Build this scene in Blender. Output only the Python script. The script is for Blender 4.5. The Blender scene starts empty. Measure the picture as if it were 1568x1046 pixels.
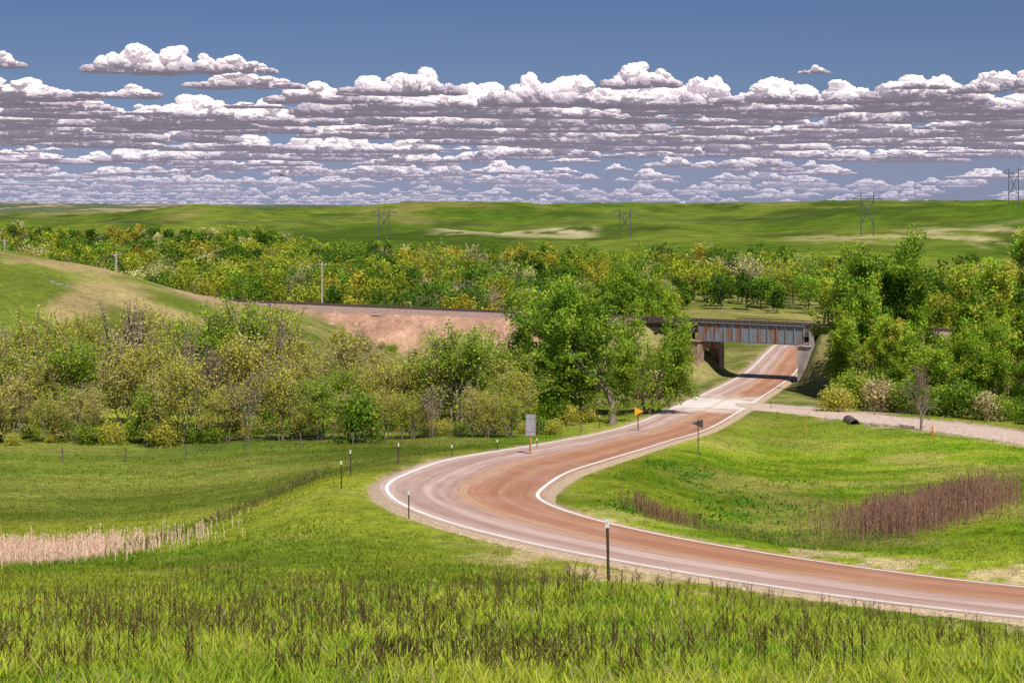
import bpy, bmesh, math, numpy as np
from mathutils import Vector
R=np.random.default_rng(7)
F=2613.0; HZ=322.0
def bx(b): return (b-784.0)/F          # image pixel column to view-ray slope (tangent)
def mk(v): return np.array(v,dtype=float)
# ---------------------------------------------------------------- noise
def vn(x,y,s=0):
    xi=np.floor(x); yi=np.floor(y); fx=x-xi; fy=y-yi
    fx=fx*fx*(3-2*fx); fy=fy*fy*(3-2*fy)
    def h(a,b):
        v=np.sin(a*127.1+b*311.7+s*74.7)*43758.5453
        return v-np.floor(v)
    return (h(xi,yi)*(1-fx)+h(xi+1,yi)*fx)*(1-fy)+(h(xi,yi+1)*(1-fx)+h(xi+1,yi+1)*fx)*fy
def fbm(x,y,s=0,o=4):
    a=.5; t=0; n=0
    for i in range(o):
        t=t+a*vn(x,y,s+i*3.1); n+=a; a*=.5; x=x*2.03+11.3; y=y*2.03+5.7
    return t/n
def sst(a,b,x):
    t=np.clip((x-a)/(b-a),0,1); return t*t*(3-2*t)
# ---------------------------------------------------------------- materials
class N:
    def __init__(s,name):
        s.m=bpy.data.materials.new(name); s.m.use_nodes=True; s.t=s.m.node_tree; s.t.nodes.clear()
        s.out=s.t.nodes.new('ShaderNodeOutputMaterial')
    def n(s,ty,**k):
        nd=s.t.nodes.new(ty)
        for a,v in k.items(): setattr(nd,a,v)
        return nd
    def l(s,a,b): s.t.links.new(a,b)
def setin(nd,**k):
    for a,v in k.items(): nd.inputs[a].default_value=v
def mixc(g,fac,a,b,bt='MIX'):
    m=g.n('ShaderNodeMix',data_type='RGBA',blend_type=bt)
    for i,v in ((0,fac),(6,a),(7,b)):
        if hasattr(v,'links'): g.l(v,m.inputs[i])
        else: m.inputs[i].default_value=v if not isinstance(v,tuple) else (*v,1)[:4]
    return m.outputs[2]
def noise(g,vec,scale,detail=4,rough=.55):
    n=g.n('ShaderNodeTexNoise'); setin(n,Scale=scale,Detail=detail,Roughness=rough)
    if vec is not None: g.l(vec,n.inputs['Vector'])
    return n.outputs['Fac']
def mrange(g,v,a,b,c=0.,d=1.):
    n=g.n('ShaderNodeMapRange'); g.l(v,n.inputs[0])
    for i,x in enumerate((a,b,c,d)): n.inputs[i+1].default_value=x
    return n.outputs[0]
def simple(name,c1,c2=None,scale=3.,rough=.85,metal=0.,stretch=None,lo=.4,hi=.62):
    g=N(name); b=g.n('ShaderNodeBsdfPrincipled'); b.inputs['Roughness'].default_value=rough; b.inputs['Metallic'].default_value=metal
    geo=g.n('ShaderNodeTexCoord'); v=geo.outputs['Object']
    if stretch:
        mp=g.n('ShaderNodeMapping'); mp.inputs['Scale'].default_value=stretch; g.l(v,mp.inputs['Vector']); v=mp.outputs[0]
    if c2 is None: c2=tuple(x*.6 for x in c1)
    f=mrange(g,noise(g,v,scale,6,.6),lo,hi)
    g.l(mixc(g,f,c1,c2),b.inputs['Base Color']); g.l(b.outputs[0],g.out.inputs[0]); return g.m
def leafmat(name,trans=.35):
    g=N(name); a=g.n('ShaderNodeAttribute',attribute_name='Col')
    d=g.n('ShaderNodeBsdfDiffuse'); t=g.n('ShaderNodeBsdfTranslucent'); m=g.n('ShaderNodeMixShader'); m.inputs[0].default_value=trans
    g.l(a.outputs['Color'],d.inputs[0]); g.l(a.outputs['Color'],t.inputs[0]); g.l(d.outputs[0],m.inputs[1]); g.l(t.outputs[0],m.inputs[2])
    g.l(m.outputs[0],g.out.inputs[0]); return g.m
M={}
M['leaf']=leafmat('foliage_leaf',.4); M['blade']=leafmat('grass_blade',.45); M['dry']=leafmat('dry_stalk',.1)
M['bark']=simple('bark',(.26,.21,.17),(.12,.09,.07),4)
M['steel']=simple('girder_steel',(.20,.25,.31),(.27,.12,.06),1.6,.8,0,(1,1,.25),.47,.62)
M['timber']=simple('creosote_timber',(.045,.033,.027),(.10,.07,.05),3)
M['conc']=simple('weathered_concrete',(.46,.33,.24),(.19,.115,.08),1.1,.9,0,(1,1,.4),.42,.62)
M['concl']=simple('pale_concrete',(.46,.43,.42),(.27,.22,.19),1.1,.9,0,(1,1,.4))
M['rail']=simple('rail_steel',(.16,.09,.06),(.3,.25,.22),5,.5,.5)
M['tie']=simple('railway_tie',(.06,.045,.035),(.10,.075,.06),3)
M['ballast']=simple('ballast',(.42,.28,.24),(.20,.13,.11),6)
M['post']=simple('post_brown',(.055,.035,.025),(.1,.06,.045),8)
M['white']=simple('white_reflector',(.75,.75,.73),(.6,.6,.58),8,.4)
M['alu']=simple('aluminium_sheet',(.34,.36,.41),(.26,.26,.29),4,.5,.1)
M['wood']=simple('sign_timber',(.48,.26,.12),(.3,.17,.08),5)
M['yellow']=simple('yellow_sign',(.85,.42,.02),(.75,.36,.02),4,.4)
M['dkmetal']=simple('dark_metal',(.10,.10,.11),(.06,.06,.06),4,.5,.3)
M['pole']=simple('pole_wood',(.50,.45,.39),(.34,.3,.26),4)
M['pylon']=simple('pylon_wood',(.10,.11,.13),(.07,.075,.09),1)
M['wire']=simple('wire',(.12,.12,.14))
M['rock']=simple('rock',(.34,.29,.26),(.18,.15,.13),2)
M['orange']=simple('orange_marker',(.8,.22,.03),(.6,.16,.02))
M['bird']=simple('bird_feathers',(.03,.025,.025),(.06,.05,.045))
M['fence']=simple('fence_wood',(.2,.16,.12),(.1,.08,.06),6)
# ---------------------------------------------------------------- mesh helpers
def link(o): bpy.context.scene.collection.objects.link(o); return o
def mesh_np(name,V,Fs,mats,Cc=None,mi=None,smooth=False,uv=None,data_only=False):
    V=np.asarray(V,dtype=np.float32).reshape(-1,3)
    if not isinstance(Fs,list): Fs=[Fs]
    Fs=[np.asarray(f,dtype=np.int32) for f in Fs if len(f)]
    loops=np.concatenate([f.ravel() for f in Fs]); tot=np.concatenate([np.full(len(f),f.shape[1],np.int32) for f in Fs])
    st=np.concatenate([[0],np.cumsum(tot)[:-1]]).astype(np.int32)
    me=bpy.data.meshes.new(name); me.vertices.add(len(V)); me.vertices.foreach_set('co',V.ravel())
    me.loops.add(len(loops)); me.loops.foreach_set('vertex_index',loops)
    me.polygons.add(len(tot)); me.polygons.foreach_set('loop_start',st)
    try: me.polygons.foreach_set('loop_total',tot)
    except Exception: pass
    for m in mats: me.materials.append(m)
    if mi is not None: me.polygons.foreach_set('material_index',np.asarray(mi,dtype=np.int32))
    if Cc is not None:
        ca=me.color_attributes.new('Col','FLOAT_COLOR','POINT'); c4=np.ones((len(V),4),np.float32); c4[:,:3]=Cc; ca.data.foreach_set('color',c4.ravel())
    if uv is not None:
        ul=me.uv_layers.new(name='UVMap'); ul.data.foreach_set('uv',np.asarray(uv,np.float32)[loops].ravel())
    if smooth: me.polygons.foreach_set('use_smooth',np.ones(len(tot),bool))
    me.update(calc_edges=True)
    if data_only: return me
    return link(bpy.data.objects.new(name,me))
class MB:
    def __init__(s): s.v=[]; s.f=[]; s.m=[]
    def add(s,vs,fs,m=0):
        k=len(s.v); s.v+= [tuple(map(float,p)) for p in vs]; s.f+=[tuple(i+k for i in f) for f in fs]; s.m+=[m]*len(fs)
    def box(s,c,sz,u=(1,0),m=0):
        u=mk([u[0],u[1],0]); u/=np.linalg.norm(u); w=mk([-u[1],u[0],0]); z=mk([0,0,1]); c=mk(c)
        vs=[c+u*sz[0]/2*a+w*sz[1]/2*b+z*sz[2]/2*d for a in(-1,1) for b in(-1,1) for d in(-1,1)]
        s.add(vs,[(0,1,3,2),(4,6,7,5),(0,4,5,1),(2,3,7,6),(0,2,6,4),(1,5,7,3)],m)
    def cyl(s,p0,p1,r0,r1=None,n=8,m=0):
        r1=r0 if r1 is None else r1; p0=mk(p0);p1=mk(p1); d=p1-p0; d/=np.linalg.norm(d)
        a=np.cross(d,[0,0,1] if abs(d[2])<.9 else [1,0,0]); a/=np.linalg.norm(a); b=np.cross(d,a)
        vs=[p+(a*math.cos(2*math.pi*i/n)+b*math.sin(2*math.pi*i/n))*r for p,r in((p0,r0),(p1,r1)) for i in range(n)]
        s.add(vs,[(i,(i+1)%n,n+(i+1)%n,n+i) for i in range(n)]+[tuple(range(n))[::-1],tuple(range(n,2*n))],m)
    def plate(s,pts,nrm,th,m=0):
        nrm=mk(nrm); nrm/=np.linalg.norm(nrm); k=len(pts)
        vs=[mk(p)+nrm*th/2 for p in pts]+[mk(p)-nrm*th/2 for p in pts]
        s.add(vs,[tuple(range(k)),tuple(range(k,2*k))[::-1]]+[(i,k+i,k+(i+1)%k,(i+1)%k) for i in range(k)],m)
    def done(s,name,mats,parent=None,loc=None):
        me=bpy.data.meshes.new(name); me.from_pydata(s.v,[],s.f)
        for m in mats: me.materials.append(M[m])
        me.polygons.foreach_set('material_index',s.m); me.update()
        o=link(bpy.data.objects.new(name,me))
        if loc is not None: o.location=loc
        if parent: o.parent=parent
        return o
def empty(name,loc=(0,0,0)):
    e=link(bpy.data.objects.new(name,None)); e.location=loc; e.empty_display_size=.5; return e
# ---------------------------------------------------------------- road centre lines
def cat(P,step):
    P=mk(P); out=[]
    E=np.vstack([2*P[0]-P[1],P,2*P[-1]-P[-2]])
    for i in range(1,len(E)-2):
        a,b,c,d=E[i-1:i+3]; n=max(2,int(np.linalg.norm(c-b)/step))
        t=np.linspace(0,1,n,endpoint=False)[:,None]
        out.append(.5*((2*b)+(c-a)*t+(2*a-5*b+4*c-d)*t*t+(3*b-a-3*c+d)*t**3))
    out=np.vstack(out+[P[-1:]])
    d=np.concatenate([[0],np.cumsum(np.linalg.norm(np.diff(out[:,:2],axis=0),axis=1))])
    s=np.arange(0,d[-1],step); o=np.stack([np.interp(s,d,out[:,k]) for k in range(out.shape[1])],1)
    for _ in range(12):
        o[1:-1]=.25*o[:-2]+.5*o[1:-1]+.25*o[2:]
    return o
RP=[(75,45,14.2),(50,51,14.2),(33,56,14.2),(18.6,62,14.2),(10.9,67,14.2),(4.4,73,14.2),(.7,77.2,14.1),(-1.6,81.5,14.1),(-2.6,87,14.35),(-2.1,94,14.9),(-.4,106,15.9),(2.5,118,17.),
    (8.6,140,18.9),(15.0,160,20.2),(24.2,195,21.7),(34.5,232,22.6),(41.0,262,23.4),(46.7,290,24.2),(53,320,25.2),(64,360,26),(85,420,26.3),(120,500,26.5)]
road=cat([(a,b,-c) for a,b,c in RP],.8)
SP=[(1105,193,-21.75),(1165,186,-21.3),(1250,178,-20.9),(1330,170,-20.6),(1450,160,-20.2),(1568,150,-19.9),(1750,138,-19.7),(2100,125,-19.5)]
side=cat([(bx(p)*Y,Y,z) for p,Y,z in SP],.8)
def frame(c):
    t=np.gradient(c[:,:2],axis=0); t/=np.linalg.norm(t,axis=1)[:,None]; return t,np.stack([-t[:,1],t[:,0]],1)
rt,rn=frame(road); stt,sn=frame(side)
def hwid(y): return np.interp(y,[50,100,160,232,400],[4.2,4.25,4.1,3.7,3.5])
def bank(y): return np.interp(y,[40,60,105,145],[.05,.08,.07,0])
def near(c,n,x,y,lo,hi,xm):
    d=np.full(x.shape,1e3); q=np.zeros(x.shape); z=np.zeros(x.shape); yy=np.zeros(x.shape)
    idx=np.where((y>lo)&(y<hi)&(x>xm[0])&(x<xm[1]))[0]
    for k in range(0,len(idx),20000):
        I=idx[k:k+20000]; dx=x[I,None]-c[None,:,0]; dy=y[I,None]-c[None,:,1]
        dd=dx*dx+dy*dy; j=dd.argmin(1); ar=np.arange(len(I))
        d[I]=np.sqrt(dd[ar,j]); q[I]=dx[ar,j]*n[j,0]+dy[ar,j]*n[j,1]; z[I]=c[j,2]; yy[I]=c[j,1]
    return d,q,z,yy
# ---------------------------------------------------------------- terrain control points: image pixel columns with chosen distance and drop
CP=[]
def cp(b,Y,D): CP.append((bx(b)*Y,Y,-D))
for X in(-60,0,60): CP+= [(X,-18,-1.),(X,0,-1.9)]
for b in(-400,100,500,900,1300,1700): cp(b,15,4.2)
for b,D in((-400,6.4),(100,6.25),(500,6.25),(900,6.25),(1300,6.45),(1700,6.8)): cp(b,25,D)
for b,Y,D in [(932,36,8.0),(1250,38,9.1),(1568,40,10.4),(1568,50,13.1),(1800,48,12.9),(1200,52,12.4),(1400,45,11.2),(932,52,11.9),(932,61,13.6),(1150,58,13.6),(700,55,12.0),(650,68,13.8),(500,50,11.2),(100,50,11.3),(-300,50,11.4),
 (-300,75,15.6),(100,75,15.3),(400,75,14.4),(540,80,14.1),(300,86,16.0),(-300,95,17.6),(100,95,17.4),(400,92,15.9),(-300,115,18.6),(100,112,18.3),(400,108,17.3),(520,100,15.7),(-300,135,19.2),(0,135,19.1),(400,127,18.3),(600,118,17.2),(700,130,18.3),(750,148,19.4),(500,150,19.7),
 (0,160,19.8),(300,165,20),(600,175,20.6),(850,136,18.8),(900,150,19.7),(1000,165,20.5),(950,190,22),(800,190,21.3),(900,215,22.3),(700,232,21.6),(550,232,19.6),(450,215,19.2),
 (0,190,15.1),(0,215,9.6),(0,236,6.1),(0,270,7),(0,330,16),(-300,190,10),(-300,236,2),(-300,290,4),(-300,360,15),(170,200,15.4),(170,225,10.9),(170,245,8.9),(170,275,10.5),(170,330,19),(340,210,17.6),(340,240,14.3),(340,258,13.5),(340,283,15.5),(340,330,21),(470,240,17.2),(470,262,16.2),(470,300,20),
 (0,420,24),(400,400,24.5),(600,300,24.5),(900,300,25),(1100,300,25),(1450,300,25),(300,600,25.5),(600,450,26),(1000,450,25.6),(1400,450,26),(600,700,25),(1000,700,24.5),(1400,700,24.5),(0,800,25.5),(300,900,24.5),
 (1100,215,22.4),(1100,250,24),(1250,212,22.8),(1350,200,22.4),(1500,195,22.3),(1700,190,22),(1400,240,23.5),(1700,250,24),
 (1200,150,21.1),(1350,145,20.5),(1500,128,19.1),(1700,120,18.5),(1130,120,18.6),(1250,120,19.1),(1100,103,17.6),(1000,92,16.1),(1100,85,15.9),(1300,92,16.9),(1300,76,15.2),(1200,78,15.6),(1340,81,15.7),(1540,95,16.2),(1540,80,14.9),(1700,90,15.6),(1700,70,14.3),(1450,108,17.8),(1568,150,20.2),(980,108,16.8),(1080,140,19.9),(1130,165,21.3),
 (800,1000,22),(1000,1000,20),(1000,1400,12.5),(1000,1900,3),(1000,2400,-7),(1000,3200,-4),(1328,1005,15.4),(1250,1300,9),(1250,1700,1),(1250,2200,-8),(1500,900,21),(1500,1100,12),(1552,1300,-2),(1540,1420,-3.5),(1500,1900,-5),(1800,1300,-3),(1800,1000,15),
 (600,1200,19),(600,1700,9),(600,2200,-5),(600,3000,-4),(780,1500,12),(780,2100,-4),(450,1500,15),(450,1900,8),(450,2600,2),(300,1100,22),(300,1450,14),(300,1700,2),(300,1950,8),(300,3000,4),(300,5000,-14),(0,1200,22),(0,2000,12),(0,3500,3),(0,5000,-17),(150,2600,7),(120,4200,-8),(-400,1200,22),(-400,2500,8),(-400,5000,-15)]: cp(b,Y,D)
for b in(-2600,4200):
    for Y,D in((15,4.5),(60,13.),(120,18.5),(250,23),(600,25),(1200,19),(2500,-5),(5000,-10),(8500,-10)): cp(b,Y,D)
for b in(-400,300,1000,1700): cp(b,8800,-9)
for k in range(20,len(road)-5,14): CP.append(tuple(road[k]))
for k in range(10,len(side)-3,14): CP.append(tuple(side[k]))
CP=mk(CP)
def ts(x,y): return np.stack([4*x/(y+40),np.log(y+40)],-1)
def ker(r2): return .5*r2*np.log(r2+1e-12)
Q=ts(CP[:,0],CP[:,1]); n=len(Q)
K=ker(((Q[:,None]-Q[None])**2).sum(-1))+np.eye(n)*4e-4
Pm=np.hstack([np.ones((n,1)),Q]); A=np.block([[K,Pm],[Pm.T,np.zeros((3,3))]])
W=np.linalg.solve(A,np.concatenate([CP[:,2],np.zeros(3)]))
G0=mk([25.3,232.]); U=mk([.822,-.57]); U/=np.linalg.norm(U); Vv=mk([-U[1],U[0]])   # bridge frame
def tz(x,y,full=False):
    x=np.atleast_1d(np.asarray(x,float)); y=np.atleast_1d(np.asarray(y,float)); sh=x.shape; x=x.ravel(); y=y.ravel()
    z=np.empty(len(x)); q=ts(x,y)
    for k in range(0,len(x),20000):
        qq=q[k:k+20000]; r2=((qq[:,None]-Q[None])**2).sum(-1); z[k:k+20000]=ker(r2)@W[:n]+W[n]+qq@W[n+1:]
    z=np.clip(z,-30,30)
    amp=np.interp(y,[0,60,200,600,2000],[.08,.16,.35,.8,2.2])
    z+=amp*(fbm(x/6,y/6,3)-.5)+amp*1.4*(fbm(x/28,y/28,9,3)-.5)
    ridge=1-np.abs(2*fbm(x/210,y/380,40,4)-1); z+=np.interp(y,[850,1300,2200,6000],[0,15,19,18])*(ridge-.75)
    z+=5*np.exp(-(((x+1700*.165)/100)**2+((y-1700)/190)**2))
    # railway embankment
    a=(x-G0[0])*U[0]+(y-G0[1])*U[1]; v=(x-G0[0])*Vv[0]+(y-G0[1])*Vv[1]-2.6
    em=np.zeros(len(x))
    e=np.full(len(x),-99.)
    for lo,hi in((-130,-9.5),(19.,150)):
        dx=np.where(a<lo,lo-a,np.where(a>hi,a-hi,0)); d=np.hypot(dx,v)
        e=np.maximum(e,-15.95-np.maximum(0,d-3.)/1.5+(1.2*(fbm(x/2,y/2,5)-.5))*(d>3.2))
    e=np.where(a<-70,np.where(np.abs(v)<4,e,-99),e)
    tr=e>z; z=np.maximum(z,e); em=np.where(tr,1.,0)
    cut=(np.abs(v)<3.2)&(((a>-130)&(a<-9.5))|(a>19)); z=np.where(cut,np.minimum(z,-15.95),z)
    d1,q1,z1,y1=near(road,rn,x,y,35,520,(-30,160)); h=hwid(y1); zz=z1+bank(y1)*np.clip(q1,-h-2,h+2)
    prof=np.where(d1<h+.1,-.4,np.interp(d1-h,[.1,.8],[-.4,-.07]))
    bw=np.interp(y1,[60,120,200,232,260],[6,7,5,3,5]); w=sst(0,1,(d1-h-1.)/bw)
    z=np.where(d1<500,(zz+prof)*(1-w)+z*w,z)
    d2,q2,z2,y2=near(side,sn,x,y,110,205,(15,100)); p2=np.where(d2<2.6,-.3,np.interp(d2,[2.6,3.4],[-.3,-.08])); w2=sst(3.4,8,d2)
    m2=(d2<500)&(d1>h+1.0); z=np.where(m2,(z2+p2)*(1-w2)+z*w2,z)
    if full: return z,d1-h,d2,em
    return z.reshape(sh)
def g1(b,Y,off=0.): 
    x=bx(b)*Y; return (x,Y,float(tz(x,Y)[0])+off)
# ---------------------------------------------------------------- terrain mesh
Ys=np.concatenate([np.linspace(-20,50,110,endpoint=False),np.arange(50,262,.75),np.exp(np.linspace(math.log(262),math.log(9000),290))])
Ts=np.concatenate([np.linspace(-1.3,-.31,60,endpoint=False),np.arange(-.31,.31,.0017),np.linspace(.31,1.3,60)])
TT,YY=np.meshgrid(Ts,Ys); XX=TT*(YY+40); nx=len(Ts); ny=len(Ys)
x=XX.ravel(); y=YY.ravel(); z,rd,sd,em=tz(x,y,True)
z+=np.where((y<260)&(rd>1),.05*(vn(x*3,y*3,1)-.5),0)
i=np.arange(nx*ny).reshape(ny,nx); Fq=np.stack([i[:-1,:-1],i[:-1,1:],i[1:,1:],i[1:,:-1]],-1).reshape(-1,4)
def lerp(a,b,t): return a+(b-a)*np.asarray(t)[...,None]
def ground_col(x,y,rd,sd,em):
    n1=fbm(x/14,y/14,21); n2=fbm(x/3.5,y/3.5,33)
    px=784+F*x/np.maximum(y,5)
    c=lerp(mk([.14,.215,.02]),mk([.27,.31,.035]),sst(.3,.7,n1))
    c=lerp(c,mk([.32,.28,.08]),.5*sst(.52,.75,n2))
    bowl=sst(0,3,rd)*sst(0,1,(x-(y-70)*.10)/4)*sst(165,140,y)*sst(60,75,y)
    c=lerp(c,lerp(mk([.12,.22,.012]),mk([.24,.31,.025]),sst(.35,.65,n2)),bowl*.85)
    c=lerp(c,mk([.34,.30,.09]),bowl*.6*sst(.48,.7,fbm(x/8,y/8,66)))
    mead=sst(92,100,y)*sst(165,150,y)*sst(0,-3,x+(5-(y-95)*.1))
    c=lerp(c,lerp(mk([.105,.16,.022]),mk([.21,.225,.05]),sst(.35,.65,fbm(x/20,y/4,8))),mead*.8)
    hill=sst(175,200,y)*sst(340,300,y)*sst(430,380,px)
    c=lerp(c,lerp(mk([.15,.19,.03]),mk([.36,.285,.13]),sst(.42,.70,fbm(x/9,y/14,12))),hill)
    c=lerp(c,mk([.36,.24,.17]),hill*.7*sst(200,330,px)*sst(238,250,y)*sst(.4,.6,n2))
    val=sst(160,185,y)*(1-hill)*sst(820,700,y)
    c=lerp(c,lerp(mk([.12,.15,.03]),mk([.24,.22,.09]),sst(.4,.6,n2)),val*.85)
    fld=sst(950,1030,px)*sst(350,370,y)*sst(450,430,y); c=lerp(c,mk([.28,.26,.08]),fld*.8)
    far=sst(750,900,y)
    cf=lerp(mk([.08,.14,.016]),mk([.145,.19,.028]),sst(.3,.7,fbm(x/150,y/260,5)))
    cf=lerp(cf,mk([.05,.085,.015]),.75*sst(.48,.68,fbm(x/60,y/160,15)))
    cf=lerp(cf,mk([.24,.21,.07]),.6*sst(.58,.70,fbm(x/110+3,y/420,25)))
    tan=sst(1150,1200,y)*sst(1400,1330,y)*sst(640,700,px)*sst(930,890,px)*sst(.35,.5,fbm(x/14,y/60,2)); cf=lerp(cf,mk([.45,.39,.22]),tan*.85)
    tan=sst(890,930,y)*sst(1150,1060,y)*sst(1180,1260,px)*sst(.4,.58,fbm(x/18,y/50,2)); cf=lerp(cf,mk([.42,.36,.19]),tan*.75)
    cf=lerp(cf,mk([.10,.125,.085]),.8*sst(2400,3600,y))
    cf=lerp(cf,mk([.36,.29,.19]),.85*sst(2300,2500,y)*sst(420,250,px)*sst(.52,.6,fbm(x/160,y/500,31)))
    c=lerp(c,cf,far)
    expo=sst(.3,.45,fbm(x/5,y/5,77))*sst(850,800,px)*sst(-25,-17,_zc['z'])
    c=lerp(c,lerp(mk([.66,.41,.30]),mk([.36,.20,.14]),n2),em*np.clip(expo+.12,0,1))
    gr=sst(.1+1.1*fbm(x/2.2,y/2.2,55),-.1,rd-.4); c=lerp(c,lerp(mk([.56,.41,.28]),mk([.34,.26,.14]),n2),gr*.9)
    nearr=sst(7,2,rd)*sst(.5,.62,fbm(x/1.6,y/1.6,58))*sst(90,70,y)*sst(0,6,x+4); c=lerp(c,mk([.56,.42,.26]),nearr*.8)
    g2=sst(3.9,3.0,sd)+ .6*sst(6.5,4,sd)*sst(.45,.6,n2); c=lerp(c,mk([.52,.38,.30]),np.clip(g2,0,1)*.9)
    dp=sst(1.,.6,np.hypot((x+24.5)/8.5,(y-80)/9)+.5*(n2-.5)); c=lerp(c,mk([.55,.38,.29]),dp*.9)
    return np.clip(c,0,1)
_zc={'z':z}
col=ground_col(x,y,rd,sd,em)
g=N('ground_grassland'); at=g.n('ShaderNodeAttribute',attribute_name='Col'); tc=g.n('ShaderNodeNewGeometry'); P=tc.outputs['Position']
f1=mrange(g,noise(g,P,1.3,6,.68),.3,.7,.62,1.38); f2=mrange(g,noise(g,P,9,3,.7),.3,.7,.75,1.25); f3=mrange(g,noise(g,P,.045,8,.66),.35,.65,.68,1.32)
ml=g.n('ShaderNodeMath',operation='MULTIPLY'); g.l(f1,ml.inputs[0]); g.l(f2,ml.inputs[1]); ml2=g.n('ShaderNodeMath',operation='MULTIPLY'); g.l(ml.outputs[0],ml2.inputs[0]); g.l(f3,ml2.inputs[1])
sc=g.n('ShaderNodeVectorMath',operation='SCALE'); g.l(at.outputs['Color'],sc.inputs[0]); g.l(ml2.outputs[0],sc.inputs['Scale'])
b=g.n('ShaderNodeBsdfDiffuse'); g.l(sc.outputs[0],b.inputs[0]); bp=g.n('ShaderNodeBump'); setin(bp,Strength=.6,Distance=.25); g.l(noise(g,P,2.5,5,.7),bp.inputs['Height']); g.l(bp.outputs[0],b.inputs['Normal']); g.l(b.outputs[0],g.out.inputs[0])
mesh_np('ground_terrain',np.stack([x,y,z],1),Fq,[g.m],col,smooth=True)
# ---------------------------------------------------------------- roads
g=N('road_surface'); b=g.n('ShaderNodeBsdfPrincipled'); b.inputs['Roughness'].default_value=.9
uv=g.n('ShaderNodeUVMap'); sp=g.n('ShaderNodeSeparateXYZ'); g.l(uv.outputs[0],sp.inputs[0])
mp=g.n('ShaderNodeMapping'); mp.inputs['Scale'].default_value=(11,.035,1); g.l(uv.outputs[0],mp.inputs[0])
mp2=g.n('ShaderNodeMapping'); mp2.inputs['Scale'].default_value=(45,.25,1); g.l(uv.outputs[0],mp2.inputs[0])
geo=g.n('ShaderNodeNewGeometry'); PP=geo.outputs['Position']
ad=g.n('ShaderNodeMath',operation='ADD'); g.l(sp.outputs[0],ad.inputs[0]); g.l(mrange(g,noise(g,mp.outputs[0],1,3),.3,.7,-.07,.07),ad.inputs[1])
cr=g.n('ShaderNodeValToRGB'); e=cr.color_ramp; g.l(ad.outputs[0],cr.inputs[0])
e.elements[0].color=(.66,.49,.43,1); e.elements[1].color=(.56,.36,.26,1)
for p,c in((.1,(.61,.43,.37)),(.2,(.42,.265,.225)),(.3,(.70,.52,.46)),(.4,(.46,.28,.235)),(.5,(.57,.35,.255)),(.56,(.50,.23,.12)),(.66,(.40,.16,.072)),(.76,(.53,.26,.14)),(.87,(.38,.15,.07)),(.95,(.47,.24,.14))):
    el=e.elements.new(p); el.color=(*c,1)
v=mixc(g,mrange(g,noise(g,mp2.outputs[0],1,5),.4,.72,0,.55),cr.outputs[0],(.24,.145,.12))
v=mixc(g,mrange(g,noise(g,PP,.25,5),.48,.75,0,.3),v,(.64,.49,.43))
v=mixc(g,mrange(g,noise(g,PP,14,3),.3,.7,0,.2),v,(.26,.16,.13))
dst=g.n('ShaderNodeVectorMath',operation='DISTANCE'); g.l(PP,dst.inputs[0]); dst.inputs[1].default_value=(24.5,189,-21.5)
dn=g.n('ShaderNodeMath',operation='ADD'); g.l(dst.outputs['Value'],dn.inputs[0]); g.l(mrange(g,noise(g,PP,.5,5),.3,.7,-5,5),dn.inputs[1])
v=mixc(g,mrange(g,dn.outputs[0],4,14,.92,0),v,(.78,.72,.68))
g.l(v,b.inputs['Base Color']); bp=g.n('ShaderNodeBump'); setin(bp,Strength=.15,Distance=.02); g.l(noise(g,PP,20,3),bp.inputs['Height']); g.l(bp.outputs[0],b.inputs['Normal']); g.l(b.outputs[0],g.out.inputs[0]); M['road']=g.m
M['gravel']=simple('gravel_shoulder',(.58,.43,.30),(.34,.26,.17),7)
M['gravelroad']=simple('gravel_road',(.68,.54,.46),(.46,.33,.27),2.5)
M['wline']=simple('white_line_paint',(.84,.82,.80),(.64,.54,.48),1.5,lo=.52,hi=.8)
M['yline']=simple('yellow_line_paint',(.68,.42,.10),(.55,.32,.19),1.2,lo=.40,hi=.58)
L=np.arange(len(road))*.8
def ribbon(name,c,nn,qs,dz,mat,parent=None,bk=True,i0=0,i1=None):
    c=c[i0:i1]; nn=nn[i0:i1]; m=len(c); V=np.zeros((m,len(qs),3)); 
    for k,(q,d) in enumerate(zip(qs,dz)):
        qa=np.broadcast_to(q,(len(road) if bk else m,))[i0:i1] if np.ndim(q) else np.full(m,q)
        V[:,k,:2]=c[:,:2]+nn*qa[:,None]; V[:,k,2]=c[:,2]+(bank(c[:,1])*qa if bk else 0)+d
    i=np.arange(m*len(qs)).reshape(m,-1); Fq=np.stack([i[:-1,:-1],i[1:,:-1],i[1:,1:],i[:-1,1:]],-1).reshape(-1,4)[:,::-1]
    uvv=np.zeros((m,len(qs),2)); uvv[...,1]=(np.arange(m)*.8)[:,None]; uvv[...,0]=np.linspace(0,1,len(qs))[None]
    o=mesh_np(name,V,Fq,[mat],uv=uvv.reshape(-1,2),smooth=True)
    if parent: o.parent=parent
    return o
hw=hwid(road[:,1]); rd_e=empty('road')
ribbon('pavement',road,rn,[hw,hw*.5,hw*0,-hw*.5,-hw],[0]*5,M['road'],rd_e)
jit=.6*(fbm(L/2.2,L*0,5)-.45); jit2=.6*(fbm(L/2.2,L*0+9,6)-.45)
ribbon('shoulder_outer',road,rn,[hw+1.3,hw+.4+jit,hw-.002],[-.7,-.1,-.012],M['gravel'],rd_e)
ribbon('shoulder_inner',road,rn,[-hw+.002,-hw-.35-jit2,-hw-1.2],[-.012,-.1,-.7],M['gravel'],rd_e)
for s in(1,-1): ribbon('edge_line',road,rn,[s*(hw-.38)+.1,s*(hw-.38)-.1],[.008]*2,M['wline'],rd_e)
for s in(.12,-.12): ribbon('centre_line',road,rn,[hw*0+s+.045,hw*0+s-.045],[.008]*2,M['yline'],rd_e,i1=int(len(road)*.6))
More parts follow.
